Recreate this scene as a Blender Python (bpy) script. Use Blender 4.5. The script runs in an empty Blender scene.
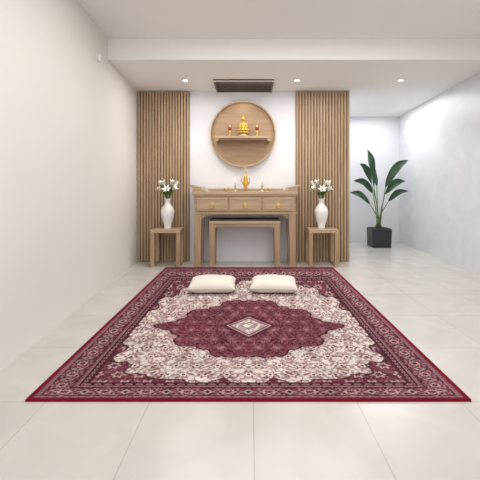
import bpy, bmesh, math, random
import numpy as np
from mathutils import Vector, Matrix
random.seed(7)
scene = bpy.context.scene
scene.view_settings.view_transform = 'Standard'
COL = scene.collection

def lin(c):
    return tuple(((x/255)/12.92 if x/255 <= .04045 else ((x/255+.055)/1.055)**2.4) for x in c)

# ------------------------------------------------------------ materials
def base_mat(name):
    m = bpy.data.materials.new(name); m.use_nodes = True
    nt = m.node_tree
    return m, nt, nt.nodes['Principled BSDF']

def mat(name, c, rough=.5, metal=0, var=.06, scale=(8, 8, 8), bump=0, c2=None, emit=0, spec=.5, detail=4, dist=0):
    m, nt, b = base_mat(name)
    N, L = nt.nodes, nt.links
    tc = N.new('ShaderNodeTexCoord'); mp = N.new('ShaderNodeMapping')
    mp.inputs['Scale'].default_value = scale
    L.new(tc.outputs['Object'], mp.inputs['Vector'])
    nz = N.new('ShaderNodeTexNoise'); nz.inputs['Scale'].default_value = 1
    nz.inputs['Detail'].default_value = detail
    nz.inputs['Distortion'].default_value = dist
    L.new(mp.outputs[0], nz.inputs['Vector'])
    r = N.new('ShaderNodeValToRGB')
    lc = lin(c)
    if c2 is None:
        a = tuple(x*(1-var) for x in lc); d = tuple(min(1, x*(1+var)) for x in lc)
    else:
        a = lin(c2); d = lc
    r.color_ramp.elements[0].position = .35; r.color_ramp.elements[1].position = .65
    r.color_ramp.elements[0].color = (*a, 1); r.color_ramp.elements[1].color = (*d, 1)
    L.new(nz.outputs['Fac'], r.inputs[0]); L.new(r.outputs[0], b.inputs['Base Color'])
    b.inputs['Roughness'].default_value = rough
    b.inputs['Metallic'].default_value = metal
    b.inputs['Specular IOR Level'].default_value = spec
    if bump:
        bp = N.new('ShaderNodeBump'); bp.inputs['Strength'].default_value = bump
        bp.inputs['Distance'].default_value = .01
        L.new(nz.outputs['Fac'], bp.inputs['Height']); L.new(bp.outputs[0], b.inputs['Normal'])
    if emit:
        b.inputs['Emission Color'].default_value = (*lc, 1)
        b.inputs['Emission Strength'].default_value = emit
    return m

M_WALL = mat('plaster_warm', (228, 225, 220), .7, var=.012, scale=(1, 1, 1))
M_WALLB = mat('plaster_white', (226, 226, 230), .6, var=.012, scale=(1, 1, 1))
M_CEIL = mat('ceiling_paint', (242, 241, 239), .8, var=.01, scale=(1, 1, 1))
M_MARB = mat('pale_marble', (223, 224, 226), .36, var=0, scale=(.7, .9, 1.5), c2=(213, 215, 218), detail=10, dist=2.0)
M_WOODV = mat('oak_vertical', (180, 154, 125), .5, c2=(162, 136, 108), scale=(30, 30, 2.2), bump=.1)
M_WOODH = mat('oak_horizontal', (183, 158, 128), .42, c2=(165, 140, 111), scale=(2.2, 26, 30), bump=.1)
M_WOODL = mat('pale_oak', (190, 166, 137), .45, c2=(175, 151, 122), scale=(2, 22, 26), bump=.08)
M_WOODD = mat('dark_groove', (120, 96, 74), .7, c2=(102, 80, 60), scale=(30, 30, 2.2))
M_GOLD = mat('gold', (232, 192, 84), .3, .75, var=.1)
M_BRASS = mat('brass', (200, 168, 108), .32, .8, var=.08)
M_RED = mat('red_glass', (150, 62, 46), .3, var=.1)
M_WAX = mat('candle_wax', (240, 226, 200), .5, var=.02)
M_FLAME = mat('flame', (255, 200, 110), .5, var=0, emit=1.6)
M_CER = mat('white_ceramic', (238, 237, 235), .18, var=.01)
M_PETAL = mat('lily_petal', (248, 246, 236), .5, var=.02, scale=(30, 30, 30))
M_ANTH = mat('anther', (196, 150, 50), .7)
M_GREEN = mat('stem_green', (92, 124, 62), .5, var=.15)
M_LEAF = mat('leaf_green', (42, 80, 46), .32, c2=(22, 54, 32), scale=(6, 6, 6))
M_POT = mat('black_pot', (38, 40, 44), .4, var=.1)
M_SOIL = mat('soil', (52, 38, 28), .95, var=.3, scale=(60, 60, 60), bump=.6)
M_CUSH = mat('cushion_linen', (226, 219, 208), .85, var=.02, scale=(160, 160, 160), bump=.15)
M_PIPE = mat('cushion_piping', (200, 190, 176), .85, var=.03, scale=(160, 160, 160))
M_VENT = mat('smoked_panel', (64, 56, 52), .5, var=.1)
M_VENT2 = mat('smoked_slat', (96, 84, 76), .5, var=.1)
M_MAT = mat('dark_mat', (74, 62, 55), .7, var=.1)
M_LAMP = mat('downlight_lens', (255, 244, 225), .5, var=0, emit=9)
M_WHITE = mat('white_trim', (240, 240, 238), .4, var=.01)

def floor_mat():
    m, nt, b = base_mat('floor_tile')
    N, L = nt.nodes, nt.links
    tc = N.new('ShaderNodeTexCoord'); mp = N.new('ShaderNodeMapping')
    mp.inputs['Location'].default_value = (-.02+6.3, -3.09+7.8, 0)
    L.new(tc.outputs['Object'], mp.inputs['Vector'])
    br = N.new('ShaderNodeTexBrick'); br.offset = 0; br.squash = 1
    br.inputs['Scale'].default_value = 1
    br.inputs['Brick Width'].default_value = .63
    br.inputs['Row Height'].default_value = .78
    br.inputs['Mortar Size'].default_value = .003
    br.inputs['Mortar Smooth'].default_value = .1
    br.inputs['Bias'].default_value = 0
    br.inputs['Color1'].default_value = (*lin((204, 200, 195)), 1)
    br.inputs['Color2'].default_value = (*lin((201, 197, 192)), 1)
    br.inputs['Mortar'].default_value = (*lin((178, 173, 167)), 1)
    L.new(mp.outputs[0], br.inputs['Vector'])
    nz = N.new('ShaderNodeTexNoise'); nz.inputs['Scale'].default_value = 2.5; nz.inputs['Detail'].default_value = 9
    nz.inputs['Distortion'].default_value = .8
    L.new(tc.outputs['Object'], nz.inputs['Vector'])
    r = N.new('ShaderNodeValToRGB')
    r.color_ramp.elements[0].color = (.90, .90, .90, 1); r.color_ramp.elements[0].position = .3
    r.color_ramp.elements[1].color = (1.02, 1.02, 1.02, 1); r.color_ramp.elements[1].position = .7
    L.new(nz.outputs['Fac'], r.inputs[0])
    mx = N.new('ShaderNodeMix'); mx.data_type = 'RGBA'; mx.blend_type = 'MULTIPLY'
    mx.inputs['Factor'].default_value = 1
    L.new(br.outputs['Color'], mx.inputs['A']); L.new(r.outputs[0], mx.inputs['B'])
    L.new(mx.outputs['Result'], b.inputs['Base Color'])
    b.inputs['Roughness'].default_value = .22
    b.inputs['Specular IOR Level'].default_value = .5
    return m
M_FLOOR = floor_mat()

# ------------------------------------------------------------ helpers
def empty(name, loc, label, cat, group=None):
    e = bpy.data.objects.new(name, None); e.location = loc; e.empty_display_size = .1
    e['label'] = label; e['category'] = cat
    if group: e['group'] = group
    COL.objects.link(e); return e

def finish(name, bm, m, parent=None, loc=(0, 0, 0), bevel=0, smooth=False, label=None):
    bmesh.ops.recalc_face_normals(bm, faces=bm.faces)
    me = bpy.data.meshes.new(name); bm.to_mesh(me); bm.free()
    for mm in (m if isinstance(m, list) else [m]): me.materials.append(mm)
    if smooth:
        for p in me.polygons: p.use_smooth = True
    o = bpy.data.objects.new(name, me); COL.objects.link(o); o.location = loc
    if parent: o.parent = parent
    if bevel:
        md = o.modifiers.new('b', 'BEVEL'); md.width = bevel; md.segments = 2; md.limit_method = 'ANGLE'
    if label: o['label'] = label
    return o

def add_box(bm, x0, x1, y0, y1, z0, z1, mi=0, taper=1):
    cx, cy = (x0+x1)/2, (y0+y1)/2
    vs = []
    for z, s in ((z0, taper), (z1, 1)):
        for x, y in ((x0, y0), (x1, y0), (x1, y1), (x0, y1)):
            vs.append(bm.verts.new((cx+(x-cx)*s, cy+(y-cy)*s, z)))
    for f in ((0, 3, 2, 1), (4, 5, 6, 7), (0, 1, 5, 4), (1, 2, 6, 5), (2, 3, 7, 6), (3, 0, 4, 7)):
        fa = bm.faces.new([vs[i] for i in f]); fa.material_index = mi

def box(name, dims, m, parent=None, bevel=.004, taper=1, loc=(0, 0, 0), label=None):
    bm = bmesh.new(); add_box(bm, *dims, taper=taper)
    return finish(name, bm, m, parent, loc, bevel, label=label)

def prism_xy(name, pts, z0, z1, m):
    bm = bmesh.new()
    a = [bm.verts.new((x, y, z0)) for x, y in pts]; b = [bm.verts.new((x, y, z1)) for x, y in pts]
    n = len(pts); bm.faces.new(a[::-1]); bm.faces.new(b)
    for i in range(n): bm.faces.new((a[i], a[(i+1) % n], b[(i+1) % n], b[i]))
    o = finish(name, bm, m); o['kind'] = 'structure'; return o

def add_prism_xz(bm, pts, y0, y1, mi=0):
    a = [bm.verts.new((x, y0, z)) for x, z in pts]; b = [bm.verts.new((x, y1, z)) for x, z in pts]
    n = len(pts)
    for f in (bm.faces.new(a), bm.faces.new(b[::-1])): f.material_index = mi
    for i in range(n):
        f = bm.faces.new((a[i], b[i], b[(i+1) % n], a[(i+1) % n])); f.material_index = mi

def add_lathe(bm, prof, seg=32, c=(0, 0, 0), lobes=0, amp=0):
    rings = []
    for r, z in prof:
        ring = []
        for i in range(seg):
            t = 2*math.pi*i/seg
            rr = max(r, .0004)*(1+amp*math.cos(lobes*t))
            ring.append(bm.verts.new((c[0]+rr*math.cos(t), c[1]+rr*math.sin(t), c[2]+z)))
        rings.append(ring)
    for k in range(len(rings)-1):
        for i in range(seg):
            j = (i+1) % seg
            bm.faces.new((rings[k][i], rings[k][j], rings[k+1][j], rings[k+1][i]))
    bm.faces.new(rings[0][::-1]); bm.faces.new(rings[-1])

def lathe(name, prof, m, parent=None, seg=32, loc=(0, 0, 0), label=None, lobes=0, amp=0):
    bm = bmesh.new(); add_lathe(bm, prof, seg, lobes=lobes, amp=amp)
    return finish(name, bm, m, parent, loc, smooth=True, label=label)

def add_tube(bm, pts, r, seg=8, r2=None):
    pts = [Vector(p) for p in pts]; rings = []
    n = len(pts)
    for k, p in enumerate(pts):
        d = (pts[min(k+1, n-1)]-pts[max(k-1, 0)]).normalized()
        up = Vector((0, 1, 0)) if abs(d.y) < .9 else Vector((1, 0, 0))
        a = d.cross(up).normalized(); b = d.cross(a)
        rr = r if r2 is None else r+(r2-r)*k/(n-1)
        rings.append([bm.verts.new(p+a*rr*math.cos(2*math.pi*i/seg)+b*rr*math.sin(2*math.pi*i/seg)) for i in range(seg)])
    for k in range(n-1):
        for i in range(seg):
            j = (i+1) % seg
            bm.faces.new((rings[k][i], rings[k][j], rings[k+1][j], rings[k+1][i]))
    bm.faces.new(rings[0][::-1]); bm.faces.new(rings[-1])

def add_ell(bm, c, r, rot=None):
    mt = Matrix.Translation(c)
    if rot: mt = mt @ rot
    mt = mt @ Matrix.Diagonal((*r, 1))
    bmesh.ops.create_uvsphere(bm, u_segments=20, v_segments=12, radius=1, matrix=mt)

# ------------------------------------------------------------ room
CH = 3.02
def xl(y): return -2.0+.0575*(6.68-y)
def xr(y): return 3.61-.057*(9.2-y)
prism_xy('floor', [(-2.6, -1.5), (4.0, -1.5), (4.0, 9.5), (-2.6, 9.5)], -.1, 0, M_FLOOR)
prism_xy('wall_left', [(xl(-1.5), -1.5), (xl(6.9), 6.9), (xl(6.9)-.15, 6.9), (xl(-1.5)-.15, -1.5)], 0, 3.3, M_WALL)
prism_xy('wall_right', [(xr(-1.5), -1.5), (xr(-1.5)+.15, -1.5), (xr(9.35)+.15, 9.35), (xr(9.35), 9.35)], 0, 3.3, M_MARB)
prism_xy('wall_back', [(xl(6.75), 6.75), (1.77, 6.75), (1.77, 6.9), (xl(6.9), 6.9)], 0, CH, M_WALLB)
prism_xy('wall_side', [(1.65, 6.9), (1.77, 6.9), (1.77, 9.2), (1.65, 9.2)], 0, CH, M_WALLB)
prism_xy('wall_alcove', [(1.65, 9.2), (xr(9.2), 9.2), (xr(9.35), 9.35), (1.65, 9.35)], 0, CH, M_WALLB)
# stepped ceiling: lowered slab over the altar, higher slab over the front of the room
bm = bmesh.new()
prof = [(-1.5, 3.3), (5.1, 3.3), (5.1, CH), (9.35, CH), (9.35, 3.42), (-1.5, 3.42)]
a = []; b = []
for y, z in prof:
    a.append(bm.verts.new((xl(y), y, z))); b.append(bm.verts.new((xr(y), y, z)))
bm.faces.new(a); bm.faces.new(b[::-1])
for i in range(6): bm.faces.new((a[i], b[i], b[(i+1) % 6], a[(i+1) % 6]))
o = finish('ceiling', bm, M_CEIL); o['kind'] = 'structure'

# ------------------------------------------------------------ slatted wall panels
def slat_panel(x0, x1, label):
    e = empty('slatted_wall_panel', ((x0+x1)/2, 6.72, 0), label, 'wall panel', 'vertical oak slat panels')
    w = (x1-x0)/2
    box('backing_board', (-w, w, .005, .03, .005, CH-.02), M_WOODD, e, 0)
    bm = bmesh.new(); n = 18; p = 2*w/n
    for i in range(n):
        x = -w+p*(i+.5)
        add_box(bm, x-p*.34, x+p*.34, -.02, .005, .005, CH-.02)
    finish('slats', bm, M_WOODV, e, bevel=.002)
slat_panel(-1.985, -1.07, 'vertical oak slat wall panel against the plaster side wall')
slat_panel(.81, 1.76, 'vertical oak slat wall panel at the alcove corner')

# ------------------------------------------------------------ downlights and smoke panel
for x in (-1.03, .75, 2.40):
    e = empty('downlight', (x, 6.05, CH), 'small round recessed ceiling downlight with white ring, lit', 'ceiling light', 'recessed ceiling downlights')
    bm = bmesh.new()
    add_lathe(bm, [(.035, -.002), (.05, -.002), (.05, -.010), (.036, -.010)], 24)
    finish('trim_ring', bm, M_WHITE, e, smooth=False)
    lathe('lens', [(.0, -.011), (.034, -.011), (.034, -.013), (0, -.013)], M_LAMP, e, 24)
    ld = bpy.data.lights.new('downlight_lamp', 'SPOT'); ld.energy = 32; ld.spot_size = 2.0; ld.spot_blend = .9
    ld.color = (1, .94, .87); ld.shadow_soft_size = .05
    lo = bpy.data.objects.new('downlight_lamp', ld); lo.location = (x, 6.05, CH-.04); COL.objects.link(lo)

e = empty('ceiling_smoke_panel', (-.10, 6.34, CH), 'dark slatted smoke panel mounted flat on the ceiling', 'ceiling panel')
box('panel_board', (-.47, .47, -.33, .33, -.02, 0), M_VENT, e, .002)
bm = bmesh.new()
for i in range(9):
    y = -.32+.64*i/8
    add_box(bm, -.47, .47, y-.012, y+.012, -.04, -.02)
add_box(bm, -.48, -.455, -.335, .335, -.045, 0); add_box(bm, .455, .48, -.335, .335, -.045, 0)
finish('slats', bm, M_VENT2, e)

e = empty('wall_sensor', (xl(4.68), 4.68, 2.91), 'small white cylindrical sensor fixed high on the plaster wall', 'sensor')
box('mounting_plate', (-.004, .012, -.025, .025, -.045, .045), M_WHITE, e, .003)
lathe('sensor_body', [(.0, -.05), (.018, -.05), (.022, -.03), (.022, .04), (.0, .045)], M_WHITE, e, 16, loc=(.03, 0, 0))

# ------------------------------------------------------------ round niche
NX, NZ, NR = -.123, 2.25, .58
e = empty('round_shrine_shelf', (NX, 6.75, NZ), 'round oak wall shrine with a shelf across the middle', 'wall shelf')
bm = bmesh.new(); S = 72
def circ(r): return [(r*math.cos(2*math.pi*i/S), r*math.sin(2*math.pi*i/S)) for i in range(S)]
ri = []
for r, y in ((NR, 0), (NR, -.10), (NR-.022, -.10), (NR-.022, -.02)):
    ri.append([bm.verts.new((x, y, z)) for x, z in circ(r)])
for k in range(3):
    for i in range(S):
        j = (i+1) % S
        bm.faces.new((ri[k][i], ri[k][j], ri[k+1][j], ri[k+1][i]))
finish('rim', bm, M_WOODL, e)
bm = bmesh.new(); add_prism_xz(bm, circ(NR-.023), -.03, -.002); finish('back_disc', bm, mat('shrine_oak', (180, 150, 117), .5, c2=(162, 133, 102), scale=(2, 20, 24), bump=.1), e)
bm = bmesh.new(); add_box(bm, -.47, .47, -.28, -.03, -.10, -.06)
for s in (-1, 1):
    add_prism_xz(bm, [(s*.47, -.10), (s*.40, -.10), (s*.41, -.125), (s*.44, -.15), (s*.47, -.15)], -.27, -.04)
add_box(bm, -.40, .40, -.25, -.235, -.125, -.10)
finish('shelf', bm, M_WOODH, e, bevel=.003)
SHZ = NZ-.0595
ld = bpy.data.lights.new('shrine_lamp', 'POINT'); ld.energy = 1.0; ld.color = (1, .88, .72); ld.shadow_soft_size = .05
lo = bpy.data.objects.new('shrine_lamp', ld); lo.location = (NX, 6.50, NZ+.46); COL.objects.link(lo)

# golden seated figure
e = empty('seated_buddha_statue', (NX+.01, 6.58, SHZ), 'small golden seated meditating statue on a lotus base', 'statue')
e.scale = (1.2, 1.0, 1.3)
lathe('lotus_base', [(0, 0), (.078, 0), (.082, .012), (.064, .025), (.056, .035), (.078, .06), (.073, .066), (0, .066)], M_BRASS, e)
bm = bmesh.new()
for k in range(12):
    t = 2*math.pi*k/12
    add_ell(bm, (.072*math.cos(t), .072*math.sin(t), .048), (.012, .017, .020), Matrix.Rotation(t, 4, 'Z') @ Matrix.Rotation(.5, 4, 'Y'))
finish('lotus_petals', bm, M_BRASS, e, smooth=True)
bm = bmesh.new()
add_ell(bm, (0, 0, .086), (.072, .05, .021))
for s in (-1, 1):
    add_ell(bm, (s*.055, -.015, .086), (.034, .034, .018))
    add_ell(bm, (s*.03, -.045, .090), (.04, .016, .014), Matrix.Rotation(s*.3, 4, 'Z'))
    add_ell(bm, (s*.047, .002, .148), (.012, .013, .038), Matrix.Rotation(-s*.18, 4, 'Y'))
    add_ell(bm, (s*.036, -.025, .114), (.028, .011, .011), Matrix.Rotation(s*.5, 4, 'Y') @ Matrix.Rotation(s*.6, 4, 'Z'))
    add_ell(bm, (s*.022, 0, .226), (.004, .006, .013))
add_ell(bm, (0, .005, .135), (.032, .024, .05)); add_ell(bm, (0, .004, .168), (.044, .023, .019))
add_ell(bm, (0, 0, .192), (.010, .010, .02)); add_ell(bm, (0, -.002, .230), (.020, .021, .027))
add_ell(bm, (0, .002, .250), (.019, .020, .014)); add_ell(bm, (0, .002, .268), (.009, .009, .011))
add_ell(bm, (0, -.024, .227), (.003, .004, .006)); add_ell(bm, (0, -.045, .103), (.020, .011, .008))
o = finish('body', bm, M_GOLD, e, smooth=True)
md = o.modifiers.new('r', 'REMESH'); md.mode = 'VOXEL'; md.voxel_size = .003; md.use_smooth_shade = True

for dx in (-.235, .235):
    e = empty('lotus_lamp', (NX+.01+dx, 6.58, SHZ), 'slim gold stemmed lamp with a red lotus glass bowl', 'oil lamp', 'lotus lamps on the shrine shelf')
    lathe('stand', [(0, 0), (.035, 0), (.035, .008), (.012, .018), (.008, .05), (.016, .062), (.008, .075), (.02, .105), (0, .105)], M_GOLD, e, 24)
    lathe('glass_bowl', [(0, .105), (.016, .106), (.030, .13), (.032, .15), (.024, .165), (0, .160)], M_RED, e, 32, lobes=8, amp=.08)
    lathe('flame', [(0, .16), (.006, .172), (.005, .185), (0, .205)], M_FLAME, e, 12)

# ------------------------------------------------------------ altar table
AX = -.08
e = empty('altar_table', (AX, 6.2, 0), 'pale oak altar table with three drawers and upturned ends', 'altar table')
TOP = 1.24
box('tabletop', (-.86, .86, -.02, .50, TOP-.05, TOP), M_WOODL, e, .006)
for s in (-1, 1):
    bm = bmesh.new()
    pts = [(s*.86, TOP), (s*.62, TOP), (s*.64, TOP+.018), (s*.70, TOP+.03), (s*.72, TOP+.075), (s*.80, TOP+.085), (s*.90, TOP+.115), (s*.905, TOP+.09), (s*.86, TOP+.06)]
    add_prism_xz(bm, pts, .0, .49); finish('upturned_end', bm, M_WOODH, e, bevel=.003)
box('back_rail', (-.66, .66, .44, .47, TOP, TOP+.05), M_WOODH, e)
box('drawer_case', (-.83, .83, .01, .47, .89, TOP-.05), M_WOODH, e, .003)
box('moulding', (-.85, .85, -.008, .48, .875, .895), M_WOODL, e, .004)
box('moulding', (-.85, .85, -.008, .48, TOP-.07, TOP-.05), M_WOODL, e, .004)
for cx, w in ((-.54, .25), (0, .255), (.54, .25)):
    d = box('drawer', (-w, w, -.012, .02, -.11, .11), M_WOODL, e, .006, loc=(cx, 0, 1.033), label='drawer with a raised oak front')
    bm = bmesh.new()
    rx, rz = w-.03, .085
    for x0, x1, z0, z1 in ((-rx, rx, rz-.008, rz), (-rx, rx, -rz, -rz+.008), (-rx, -rx+.008, -rz, rz), (rx-.008, rx, -rz, rz)):
        add_box(bm, x0, x1, -.018, -.011, z0, z1)
    finish('drawer_beading', bm, M_WOODV, d)
    bm = bmesh.new(); add_prism_xz(bm, [(.034*math.cos(2*math.pi*i/32)*(1+.15*math.cos(8*math.pi*i/32)), .034*math.sin(2*math.pi*i/32)*(1+.15*math.cos(8*math.pi*i/32))) for i in range(32)], -.018, -.012)
    finish('escutcheon', bm, M_BRASS, d)
    bm = bmesh.new()
    add_tube(bm, [(.032*math.cos(t), -.026, -.028+.032*math.sin(t)) for t in [math.pi*2*i/20 for i in range(21)]], .005, 8)
    finish('ring_pull', bm, M_BRASS, d, smooth=True, label='round brass ring pull')
bm = bmesh.new()
pts = [(-.71, .875), (.71, .875), (.71, .79), (.68, .805), (.66, .835), (.60, .848), (.56, .86), (-.56, .86), (-.60, .848), (-.66, .835), (-.68, .805), (-.71, .79)]
add_prism_xz(bm, pts, .02, .045); finish('apron', bm, M_WOODH, e, bevel=.002)
for sx in (-1, 1):
    for y0, y1 in ((.0, .10), (.37, .47)):
        bm = bmesh.new()
        add_prism_xz(bm, [(sx*.83, .875), (sx*.71, .875), (sx*.725, .40), (sx*.73, .07), (sx*.715, .03), (sx*.715, 0), (sx*.845, 0), (sx*.845, .03), (sx*.83, .07)], y0, y1)
        finish('leg', bm, M_WOODV, e, bevel=.004)
    box('side_stretcher', (sx*.78-.02, sx*.78+.02, .10, .37, .10, .14), M_WOODH, e)

# lower offering table tucked under
e = empty('low_table', (-.088, 6.215, 0), 'lower oak offering table tucked beneath the altar', 'table')
box('tabletop', (-.585, .585, 0, .42, .71, .76), M_WOODL, e, .005)
box('table_mat', (-.575, .575, .01, .41, .76, .785), M_MAT, e, .004, label='dark woven mat on the tabletop')
bm = bmesh.new()
add_prism_xz(bm, [(-.49, .71), (.49, .71), (.49, .62), (.46, .655), (.42, .665), (-.42, .665), (-.46, .655), (-.49, .62)], .02, .04)
finish('apron', bm, M_WOODH, e, bevel=.002)
for sx in (-1, 1):
    for y0, y1 in ((.005, .08), (.335, .41)):
        bm = bmesh.new()
        add_prism_xz(bm, [(sx*.58, .71), (sx*.485, .71), (sx*.50, .05), (sx*.49, 0), (sx*.585, 0), (sx*.58, .05)], y0, y1)
        finish('leg', bm, M_WOODV, e, bevel=.004)

# ------------------------------------------------------------ altar objects
e = empty('incense_burner', (-.075, 6.42, TOP+.0005), 'tall slim brass lidded incense burner with two handles', 'incense burner')
e.scale = (.72, .72, 1.38)
bm = bmesh.new()
for k in range(3):
    t = math.pi/2+2*math.pi*k/3
    add_tube(bm, [(.055*math.cos(t), .055*math.sin(t), 0), (.042*math.cos(t), .042*math.sin(t), .03), (.04*math.cos(t), .04*math.sin(t), .07)], .010, 8, .014)
finish('feet', bm, M_BRASS, e, smooth=True)
lathe('bowl', [(0, .05), (.04, .055), (.066, .085), (.068, .11), (.05, .135), (.056, .142), (.056, .15), (0, .15)], M_GOLD, e)
lathe('lid', [(0, .15), (.05, .15), (.046, .175), (.028, .20), (.014, .21), (.012, .225), (.024, .24), (.022, .262), (.006, .285), (0, .30)], M_GOLD, e)
for s in (-1, 1):
    bm = bmesh.new(); add_tube(bm, [(s*.062, 0, .10), (s*.09, 0, .11), (s*.098, 0, .14), (s*.092, 0, .185)], .008, 8)
    finish('handle', bm, M_BRASS, e, smooth=True)
for x in (-.245, .205):
    e = empty('candlestick', (x, 6.40, TOP+.0005), 'slim brass candlestick holding a thin cream candle', 'candlestick', 'brass candlesticks on the altar')
    lathe('holder', [(0, 0), (.032, 0), (.032, .008), (.010, .02), (.007, .05), (.013, .06), (.007, .075), (.020, .095), (.018, .10), (0, .10)], M_BRASS, e, 24)
    lathe('candle', [(0, .10), (.010, .10), (.010, .22), (0, .222)], M_WAX, e, 16)
    lathe('flame', [(0, .225), (.005, .235), (.004, .245), (0, .262)], M_FLAME, e, 10)
for x in (-.40, .33):
    e = empty('offering_cup', (x, 6.38, TOP+.0005), 'small brass footed offering cup', 'cup', 'offering cups on the altar')
    lathe('cup_body', [(0, 0), (.022, 0), (.01, .012), (.012, .022), (.034, .035), (.038, .06), (.034, .06), (.028, .038), (0, .034)], M_BRASS, e, 24)

# ------------------------------------------------------------ side stands
def stand(x0, x1, label):
    w = (x1-x0)/2
    e = empty('side_stand', ((x0+x1)/2, 6.22, 0), label, 'stand', 'open oak vase stands')
    box('stand_top', (-w, w, 0, .40, .56, .617), M_WOODL, e, .003)
    for sx in (-1, 1):
        for y0, y1 in ((.0, .07), (.33, .40)):
            a, b_ = sorted((sx*w, sx*(w-.06)))
            box('leg', (a, b_, y0, y1, 0, .56), M_WOODV, e, .003)
        a, b_ = sorted((sx*(w-.006), sx*(w-.05)))
        box('foot_rail', (a, b_, .07, .33, .0, .045), M_WOODH, e, .003)
stand(-1.63, -1.15, 'square open oak stand carrying a white vase by the slat panel')
stand(.97, 1.45, 'square open oak stand carrying a white vase near the alcove')

def petal(bm, base, ax, side, L, W, flare):
    up = ax; n = 8; rows = []
    lat = ax.cross(side).normalized()
    for k in range(n):
        t = k/(n-1)
        p = base+up*(L*(t-.42*t*t*flare))+side*(L*.66*flare*t**1.8+.004)
        w = W*(math.sin(math.pi*t**.85)**.9)*(1-.25*t)+.0015
        rows.append([bm.verts.new(p-lat*w+side*w*.25), bm.verts.new(p), bm.verts.new(p+lat*w+side*w*.25)])
    for k in range(n-1):
        for j in range(2):
            bm.faces.new((rows[k][j], rows[k][j+1], rows[k+1][j+1], rows[k+1][j]))

def lily(vx, vy, vz, tip, ax, open_):
    tip = Vector(tip); ax = Vector(ax).normalized()
    e = empty('lily', (vx, vy, vz), 'white lily bloom on a green stem in the white vase' if open_ > .5 else 'half-open white lily bud on a green stem in the white vase', 'flower', 'white lilies in vases')
    bm = bmesh.new()
    s0 = Vector((tip.x*.05, tip.y*.05, -.10))
    s1 = Vector((tip.x*.3, tip.y*.3, .02))
    add_tube(bm, [s0, s1, tip*.6+Vector((0, 0, .02)), tip], .0055, 6)
    finish('stem', bm, M_GREEN, e, smooth=True)
    bm = bmesh.new()
    ref = Vector((0, 0, 1)) if abs(ax.z) < .9 else Vector((1, 0, 0))
    u = ax.cross(ref).normalized(); v = ax.cross(u)
    for k in range(6):
        t = math.pi*k/3+random.random()*.2
        petal(bm, tip, ax, u*math.cos(t)+v*math.sin(t), .125 if open_ > .5 else .11, .020 if k % 2 else .026, open_)
    finish('blossom', bm, M_PETAL, e, smooth=True)
    if open_ > .5:
        bm = bmesh.new()
        for k in range(5):
            t = 2*math.pi*k/5
            q = tip+ax*.055+(u*math.cos(t)+v*math.sin(t))*.014
            add_tube(bm, [tip+ax*.005, q], .0012, 5); add_ell(bm, q, (.0025, .0025, .005))
        finish('stamens', bm, M_ANTH, e, smooth=True)
    bm = bmesh.new()
    for k in range(4):
        t = random.random()*6.28
        d = Vector((math.cos(t), math.sin(t)*.8-.5, 0)).normalized()
        petal(bm, tip*(.1+.2*k)+Vector((0, 0, .02)), (d+Vector((0, 0, .8))).normalized(), d, .14, .018, .7)
    finish('leaves', bm, M_GREEN, e, smooth=True)

for vx, flip, lab in ((-1.39, 1, 'tall white ceramic vase on the stand by the slat panel'), (1.205, -1, 'tall white ceramic vase on the stand near the alcove')):
    e = empty('vase', (vx, 6.42, .6175), lab, 'vase', 'white ceramic vases')
    lathe('vase_body', [(0, 0), (.062, 0), (.066, .01), (.060, .03), (.072, .09), (.098, .18), (.114, .26), (.112, .31), (.09, .36), (.058, .40), (.042, .43), (.040, .46), (.056, .495), (.066, .505), (.060, .505), (.036, .46), (.03, .42), (0, .40)], M_CER, e, 48)
    B = [((-.10, -.02, .15), (-.8, -.4, .8), .7), ((.09, -.03, .16), (.8, -.3, .8), .7), ((0, -.08, .15), (.1, -.9, .6), .9),
         ((-.05, .0, .25), (-.4, -.3, 1), .6), ((.05, .03, .26), (.35, -.2, 1), .6), ((.12, .02, .24), (.5, 0, .9), .25), ((-.11, .03, .25), (-.5, 0, .9), .25)]
    for tip, ax, op in B:
        lily(vx, 6.42, 1.13, (tip[0]*flip, tip[1], tip[2]*.85), (ax[0]*flip, ax[1], ax[2]), op)

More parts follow.
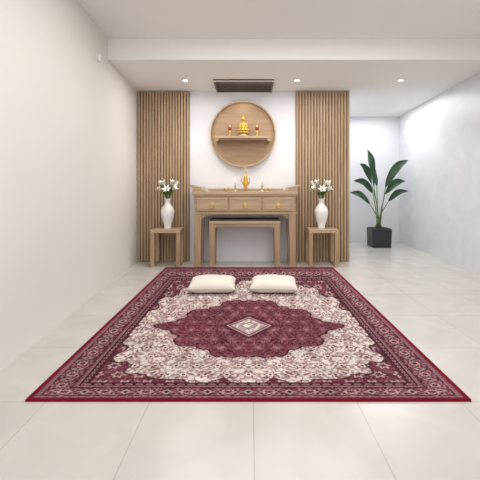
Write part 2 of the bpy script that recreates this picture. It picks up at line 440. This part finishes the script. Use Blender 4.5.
# ------------------------------------------------------------ potted plant
PD = 8.45
e = empty('potted_plant', ((379-250)*PD/380, PD, 0), 'tall strelitzia with long paddle leaves in a square black pot', 'potted plant')
bm = bmesh.new()
add_box(bm, -.215, .215, -.215, .215, 0, .41, taper=.94)
finish('pot', bm, M_POT, e, bevel=.015)
box('soil', (-.195, .195, -.195, .195, .41, .416), M_SOIL, e, 0)
def PX(px, py): return Vector(((px-379)*PD/380, 0, 1.3+(188-py)*PD/380))
leaves = [((373, 187), (365, 150), .078, -.1), ((384, 187), (404, 161), .078, -.15), ((386, 194), (408, 181), .07, .1),
          ((371, 193), (350, 181), .066, -.2), ((379, 186), (375, 162), .055, .25), ((371, 204), (352, 193), .058, .15), ((386, 201), (401, 191), .056, -.25), ((369, 184), (354, 165), .058, -.3)]
bs = bmesh.new(); bl = bmesh.new()
for i, (b0, t0, w, yo) in enumerate(leaves):
    p0 = Vector((random.uniform(-.06, .06), random.uniform(-.06, .06), .41))
    p1 = PX(*b0); p1.y = yo*.6; p2 = PX(*t0); p2.y = yo*1.5
    mid = p0*.45+p1*.55; mid.x = p0.x*.6+p1.x*.4
    add_tube(bs, [p0, p0*.7+mid*.3+Vector((0, 0, .02)), mid, mid*.4+p1*.6, p1], .014, 6, .008)
    d = (p2-p1); L = d.length; ax = d.normalized()
    view = Vector((-.25, -1, .35)) if i % 2 else Vector((.4, -1, .5))
    lat = ax.cross(view).normalized(); nor = lat.cross(ax)
    n = 16; rows = []
    for k in range(n):
        t = k/(n-1)
        p = p1+ax*L*t+Vector((0, 0, 1))*(.18*math.sin(math.pi*t)*L)
        ww = w*math.sin(math.pi*(t*.97+.015)**.85)**.85*1.15+.001
        wav = .012*math.sin(9*t+i)
        rows.append([bl.verts.new(p-lat*ww+nor*(ww*.35+wav)), bl.verts.new(p-lat*ww*.5+nor*ww*.1), bl.verts.new(p), bl.verts.new(p+lat*ww*.5+nor*ww*.1), bl.verts.new(p+lat*ww+nor*(ww*.35-wav))])
    for k in range(n-1):
        for j in range(4): bl.faces.new((rows[k][j], rows[k][j+1], rows[k+1][j+1], rows[k+1][j]))
finish('stems', bs, M_GREEN, e, smooth=True); finish('foliage', bl, M_LEAF, e, smooth=True)

# ------------------------------------------------------------ rug
RX, Y0, Y1 = 1.36, 2.31, 6.175
NXg, NYg = 720, 980
xs = np.linspace(-RX, RX, NXg); ys = np.linspace(Y0, Y1, NYg)
X, Y = np.meshgrid(xs, ys)
u = X/RX
q = 494/Y
v = np.where(q < 139, (139-q)/59, (139-q)/75)   # woven pattern is denser toward the near end
a = np.abs(u); b = np.abs(v)
C = {k: np.array(lin(c)) for k, c in dict(crim=(118, 14, 36), mar=(98, 42, 56), dark=(64, 27, 38), mauve=(148, 112, 118), pink=(178, 150, 150), cream=(208, 198, 190), plum=(118, 66, 78), grey=(166, 150, 148)).items()}
img = np.zeros(X.shape+(3,)); img[:] = C['cream']
def put(mask, c, al=1.0):
    img[mask] = img[mask]*(1-al)+C[c]*al
def vines(p, q, f):
    return np.sin(f*p+2.2*np.sin(f*.45*q))*np.sin(f*q+2.2*np.sin(f*.5*p))
def fnoise(n1, n2, seed, sym=True):
    r = np.random.default_rng(seed); g = r.normal(size=(n2+2, n1+2))
    P = (a if sym else (u+1)/2)*n1; Q = np.clip((b if sym else (v+1)/2)*n2, 0, n2)
    i = P.astype(int); j = Q.astype(int); fx = P-i; fy = Q-j
    fx = fx*fx*(3-2*fx); fy = fy*fy*(3-2*fy)
    return (g[j, i]*(1-fx)+g[j, i+1]*fx)*(1-fy)+(g[j+1, i]*(1-fx)+g[j+1, i+1]*fx)*fy
n1 = fnoise(30, 24, 1); n2 = fnoise(60, 48, 2); n3 = fnoise(150, 110, 5, False); n4 = fnoise(14, 12, 9); n5 = fnoise(26, 20, 11, False)
f1 = vines(a+.01*n1, b*.8, 44); f2 = vines(b*.8+.3, a+.2+.01*n1, 83); f3 = vines(a+.5*b, a-.5*b, 120)
def rosettes(px_, py_, sc, off=0):
    P = a/px_; Q = b/py_
    row = np.floor(Q); P = P+.5*(row % 2)+off
    cx_ = (P-np.floor(P)-.5)*px_; cy_ = (Q-row-.5)*py_*.8
    r = np.hypot(cx_, cy_)/sc; an = np.arctan2(cy_, cx_)
    return r/(1+.28*np.cos(6*an))
ro = rosettes(.11, .12, .030)
rng = np.random.default_rng(3)
# cream field floral tracery
put(n2+n4 > 1.0, 'grey', .7); put(np.abs(f1) < .11, 'plum', .7); put(f2 > .55, 'mauve', .85)
put((np.abs(n1) < .12), 'mauve', .7); put(ro < 1, 'plum', .8); put(ro < .65, 'cream'); put(ro < .3, 'mar'); put(f1 > .86, 'mar', .8)
# corner spandrels
rr = ((a/.81)**3.1+(b/.80)**3.1)**(1/3.1)
th = np.arctan2(b/.80, a/.80)
lob = .92+.06*np.abs(np.sin(th*9))+.03*np.sin(th*26)+.012*n1
sp = rr > lob
put(sp, 'mar'); put(sp & (n2 > .6), 'dark', .8); put(sp & (np.abs(f1) < .09), 'mauve', .8); put(sp & (np.abs(f2) < .12), 'plum', .9); put(sp & (ro < 1), 'grey', .9); put(sp & (ro < .55), 'mar')
put(np.abs(rr-lob) < .012, 'dark', .9)
# central medallion: lobed lozenge with pointed side tips
rm = ((a/.62)**1.25+(b/.48)**1.25)**(1/1.25)
tm = np.arctan2(b/.48, a/.62)
lm = .90+.15*(1-np.abs(np.sin(tm*5)))+.022*np.sin(tm*28)
lm += .07*np.exp(-((tm-.78)/.35)**2)
me_ = rm < lm
put(me_, 'mar'); put(me_ & (n1 > .2), 'dark', .5); put(me_ & (np.abs(f1) < .12), 'dark', .7); put(me_ & (np.abs(f2) < .16), 'plum'); put(me_ & (ro < 1), 'plum'); put(me_ & (ro < .4), 'mauve', .8); put(me_ & (f3 > .68), 'mauve', .45); put(me_ & (n2 > 1.1), 'mauve', .4)
put(np.abs(rm-lm) < .014, 'dark'); put(np.abs(rm-lm-.04) < .009, 'mauve', .9); put(np.abs(rm-lm+.05) < .008, 'plum')
put(np.abs(rm/.5-lm) < .014, 'plum')
# heart diamond
dd = a/.155+b/.15
put(dd < 1.25, 'dark', .7); put(dd < 1, 'pink'); put((dd < .92) & (dd > .80), 'plum'); put(dd < .74, 'grey'); put((dd < .7) & (n3 > .2), 'cream'); put(np.abs(dd-.35) < .05, 'mauve')
# border
eu = (1-a)/.23; ev = (1-b)/.23
e_ = np.minimum(eu, ev); side = eu < ev
s = np.where(side, b*1.3, a)
bo = e_ < 1
put(bo, 'mar')
def rep(s, per): return (s/per) % 1-.5
for lo_, hi, bg, fg, per in ((.12, .19, 'plum', 'mauve', .035), (.73, .79, 'mauve', 'dark', .03), (.84, .95, 'dark', 'mauve', .05)):
    band = (e_ > lo_) & (e_ < hi)
    put(band, bg)
    dc = (rep(s, per)*2)**2+((e_-(lo_+hi)/2)/((hi-lo_)/2))**2
    put(band & (dc < .55), fg); put(band & (dc < .12), bg)
mb = (e_ > .21) & (e_ < .71)
t = (e_-.46)/.25
per = .19
sc_ = rep(s, per)*per/.066
d1 = np.hypot(sc_, t/.84)
ang = np.arctan2(t, sc_)
put(mb, 'dark', .4)
put(mb & (np.abs(t-.7*np.sin(2*np.pi*s/per)) < .12), 'plum')
put(mb & (np.abs(t+.7*np.sin(2*np.pi*s/per)) < .10), 'mauve', .8)
put(mb & (f3 > .7), 'mauve', .6)
lb = 1+.16*np.cos(ang*8)
put(mb & (d1 < lb), 'mauve', .9); put(mb & (d1 < lb*.80), 'mar'); put(mb & (d1 < lb*.55), 'pink', .9); put(mb & (d1 < lb*.32), 'mar')
s2 = (((s/per)+.5) % 1-.5)*per/.026
d2 = np.abs(s2)+np.abs(t/.65)
put(mb & (d2 < 1), 'grey', .8); put(mb & (d2 < .5), 'dark')
for l in (.11, .20, .72, .80, .83, .96, 1.0): put(np.abs(e_-l) < .010, 'mauve' if l in (.20, .80) else 'dark')
edge = np.minimum((1-a)/.022, (1-b)/.016)
put(e_ < .10, 'mar'); put(edge < 1, 'crim')
img *= (1+.07*n3+.07*n5)[..., None]*rng.uniform(.90, 1.10, X.shape)[..., None]
img = np.clip(img, 0, 1)
Z = np.full(X.shape, .014)+rng.uniform(-.001, .001, X.shape)
Z[0, :] = 0; Z[-1, :] = 0; Z[:, 0] = 0; Z[:, -1] = 0
nv = NXg*NYg
me = bpy.data.meshes.new('rug')
me.vertices.add(nv)
me.vertices.foreach_set('co', np.stack([X, Y, Z], -1).ravel().astype(np.float32))
idx = np.arange(nv).reshape(NYg, NXg)
F = np.stack([idx[:-1, :-1], idx[:-1, 1:], idx[1:, 1:], idx[1:, :-1]], -1).reshape(-1, 4)
nf = len(F)
me.loops.add(nf*4); me.loops.foreach_set('vertex_index', F.ravel().astype(np.int32))
me.polygons.add(nf); me.polygons.foreach_set('loop_start', (np.arange(nf)*4).astype(np.int32))
me.update(calc_edges=True); me.validate()
ca = me.color_attributes.new('weave', 'FLOAT_COLOR', 'POINT')
ca.data.foreach_set('color', np.concatenate([img, np.ones(X.shape+(1,))], -1).ravel().astype(np.float32))
m, nt, bs_ = base_mat('woven_rug')
at = nt.nodes.new('ShaderNodeAttribute'); at.attribute_name = 'weave'
nz = nt.nodes.new('ShaderNodeTexNoise'); nz.inputs['Scale'].default_value = 3
tc = nt.nodes.new('ShaderNodeTexCoord'); nt.links.new(tc.outputs['Object'], nz.inputs['Vector'])
rp = nt.nodes.new('ShaderNodeValToRGB'); rp.color_ramp.elements[0].color = (.82, .82, .82, 1); rp.color_ramp.elements[1].color = (1.08, 1.08, 1.08, 1)
nt.links.new(nz.outputs['Fac'], rp.inputs[0])
mx = nt.nodes.new('ShaderNodeMix'); mx.data_type = 'RGBA'; mx.blend_type = 'MULTIPLY'; mx.inputs['Factor'].default_value = 1
nt.links.new(at.outputs['Color'], mx.inputs['A']); nt.links.new(rp.outputs[0], mx.inputs['B'])
nt.links.new(mx.outputs['Result'], bs_.inputs['Base Color'])
bs_.inputs['Roughness'].default_value = .95; bs_.inputs['Specular IOR Level'].default_value = .1
me.materials.append(m)
o = bpy.data.objects.new('rug', me); COL.objects.link(o); o.location = (-.01, 0, 0.0005)
o['label'] = 'large burgundy and cream oriental rug with central medallion'; o['category'] = 'rug'

# ------------------------------------------------------------ cushions
def cushion(x, y, rz, label):
    e = empty('floor_cushion', (x, y, .0155), label, 'cushion', 'cream cushions on the rug')
    e.rotation_euler[2] = rz
    n = 36; hw, hd, H, zc = .288, .275, .08, .066
    bm = bmesh.new()
    for sgn in (1, -1):
        g = []
        for i in range(n+1):
            row = []
            for j in range(n+1):
                p, r = -1+2*i/n, -1+2*j/n
                k = 1-.04*(1-abs(r)**2)*abs(p)**3; kk = 1-.04*(1-abs(p)**2)*abs(r)**3
                prof = ((1-p**6)*(1-r**6))**.5*(1-.12*(p*p+r*r)/2)
                prof *= 1+.06*math.sin(5*p+3*r)
                z = zc+sgn*H*prof*(1 if sgn > 0 else .82)
                row.append(bm.verts.new((p*hw*k, r*hd*kk, max(z, 0.0))))
            g.append(row)
        for i in range(n):
            for j in range(n):
                bm.faces.new((g[i][j], g[i+1][j], g[i+1][j+1], g[i][j+1]))
    bmesh.ops.remove_doubles(bm, verts=bm.verts, dist=.0005)
    finish('cushion_cover', bm, M_CUSH, e, smooth=True)
    bm = bmesh.new(); pts = []
    for c in range(4):
        for i in range(16):
            s = -1+2*i/16
            p, r = [(s, -1), (1, s), (-s, 1), (-1, -s)][c]
            k = 1-.04*(1-abs(r)**2)*abs(p)**3; kk = 1-.04*(1-abs(p)**2)*abs(r)**3
            pts.append((p*hw*k, r*hd*kk, zc))
    pts.append(pts[0]); add_tube(bm, pts, .006, 6)
    finish('piping', bm, M_PIPE, e, smooth=True)
cushion(-.475, 4.83, .03, 'plump cream square cushion lying flat on the rug')
cushion(.30, 4.83, -.06, 'plump cream square cushion lying slightly turned on the rug')

# ------------------------------------------------------------ light and camera
w = bpy.data.worlds.new('world'); scene.world = w; w.use_nodes = True
w.node_tree.nodes['Background'].inputs[0].default_value = (1, .985, .965, 1)
w.node_tree.nodes['Background'].inputs[1].default_value = 1.5
def area(name, loc, rot, sx, sy, en, col=(1, .98, .96)):
    l = bpy.data.lights.new(name, 'AREA'); l.shape = 'RECTANGLE'; l.size = sx; l.size_y = sy; l.energy = en; l.color = col
    o = bpy.data.objects.new(name, l); o.location = loc; o.rotation_euler = rot; COL.objects.link(o)
area('front_room_fill', (.6, 2.6, 3.27), (0, 0, 0), 3.2, 3.6, 88)  # added fill under the higher ceiling for overall brightness, no real fixture
area('altar_fill', (.2, 5.8, 3.0), (0, 0, 0), 3.2, .8, 40)  # soft fill added to brighten the altar end, separate from the downlights
area('alcove_fill', (2.7, 7.9, 3.0), (0, 0, 0), 1.2, 1.8, 34, (.98, .99, 1))  # extra fill added to lift the alcove, not an actual lamp there

cam = bpy.data.cameras.new('camera'); cam.lens = 28.5; cam.sensor_width = 36
cam.shift_x = -10/480; cam.shift_y = -52/480
co = bpy.data.objects.new('camera', cam); co.location = (0, 0, 1.3); co.rotation_euler = (math.pi/2, 0, 0)
COL.objects.link(co); scene.camera = co
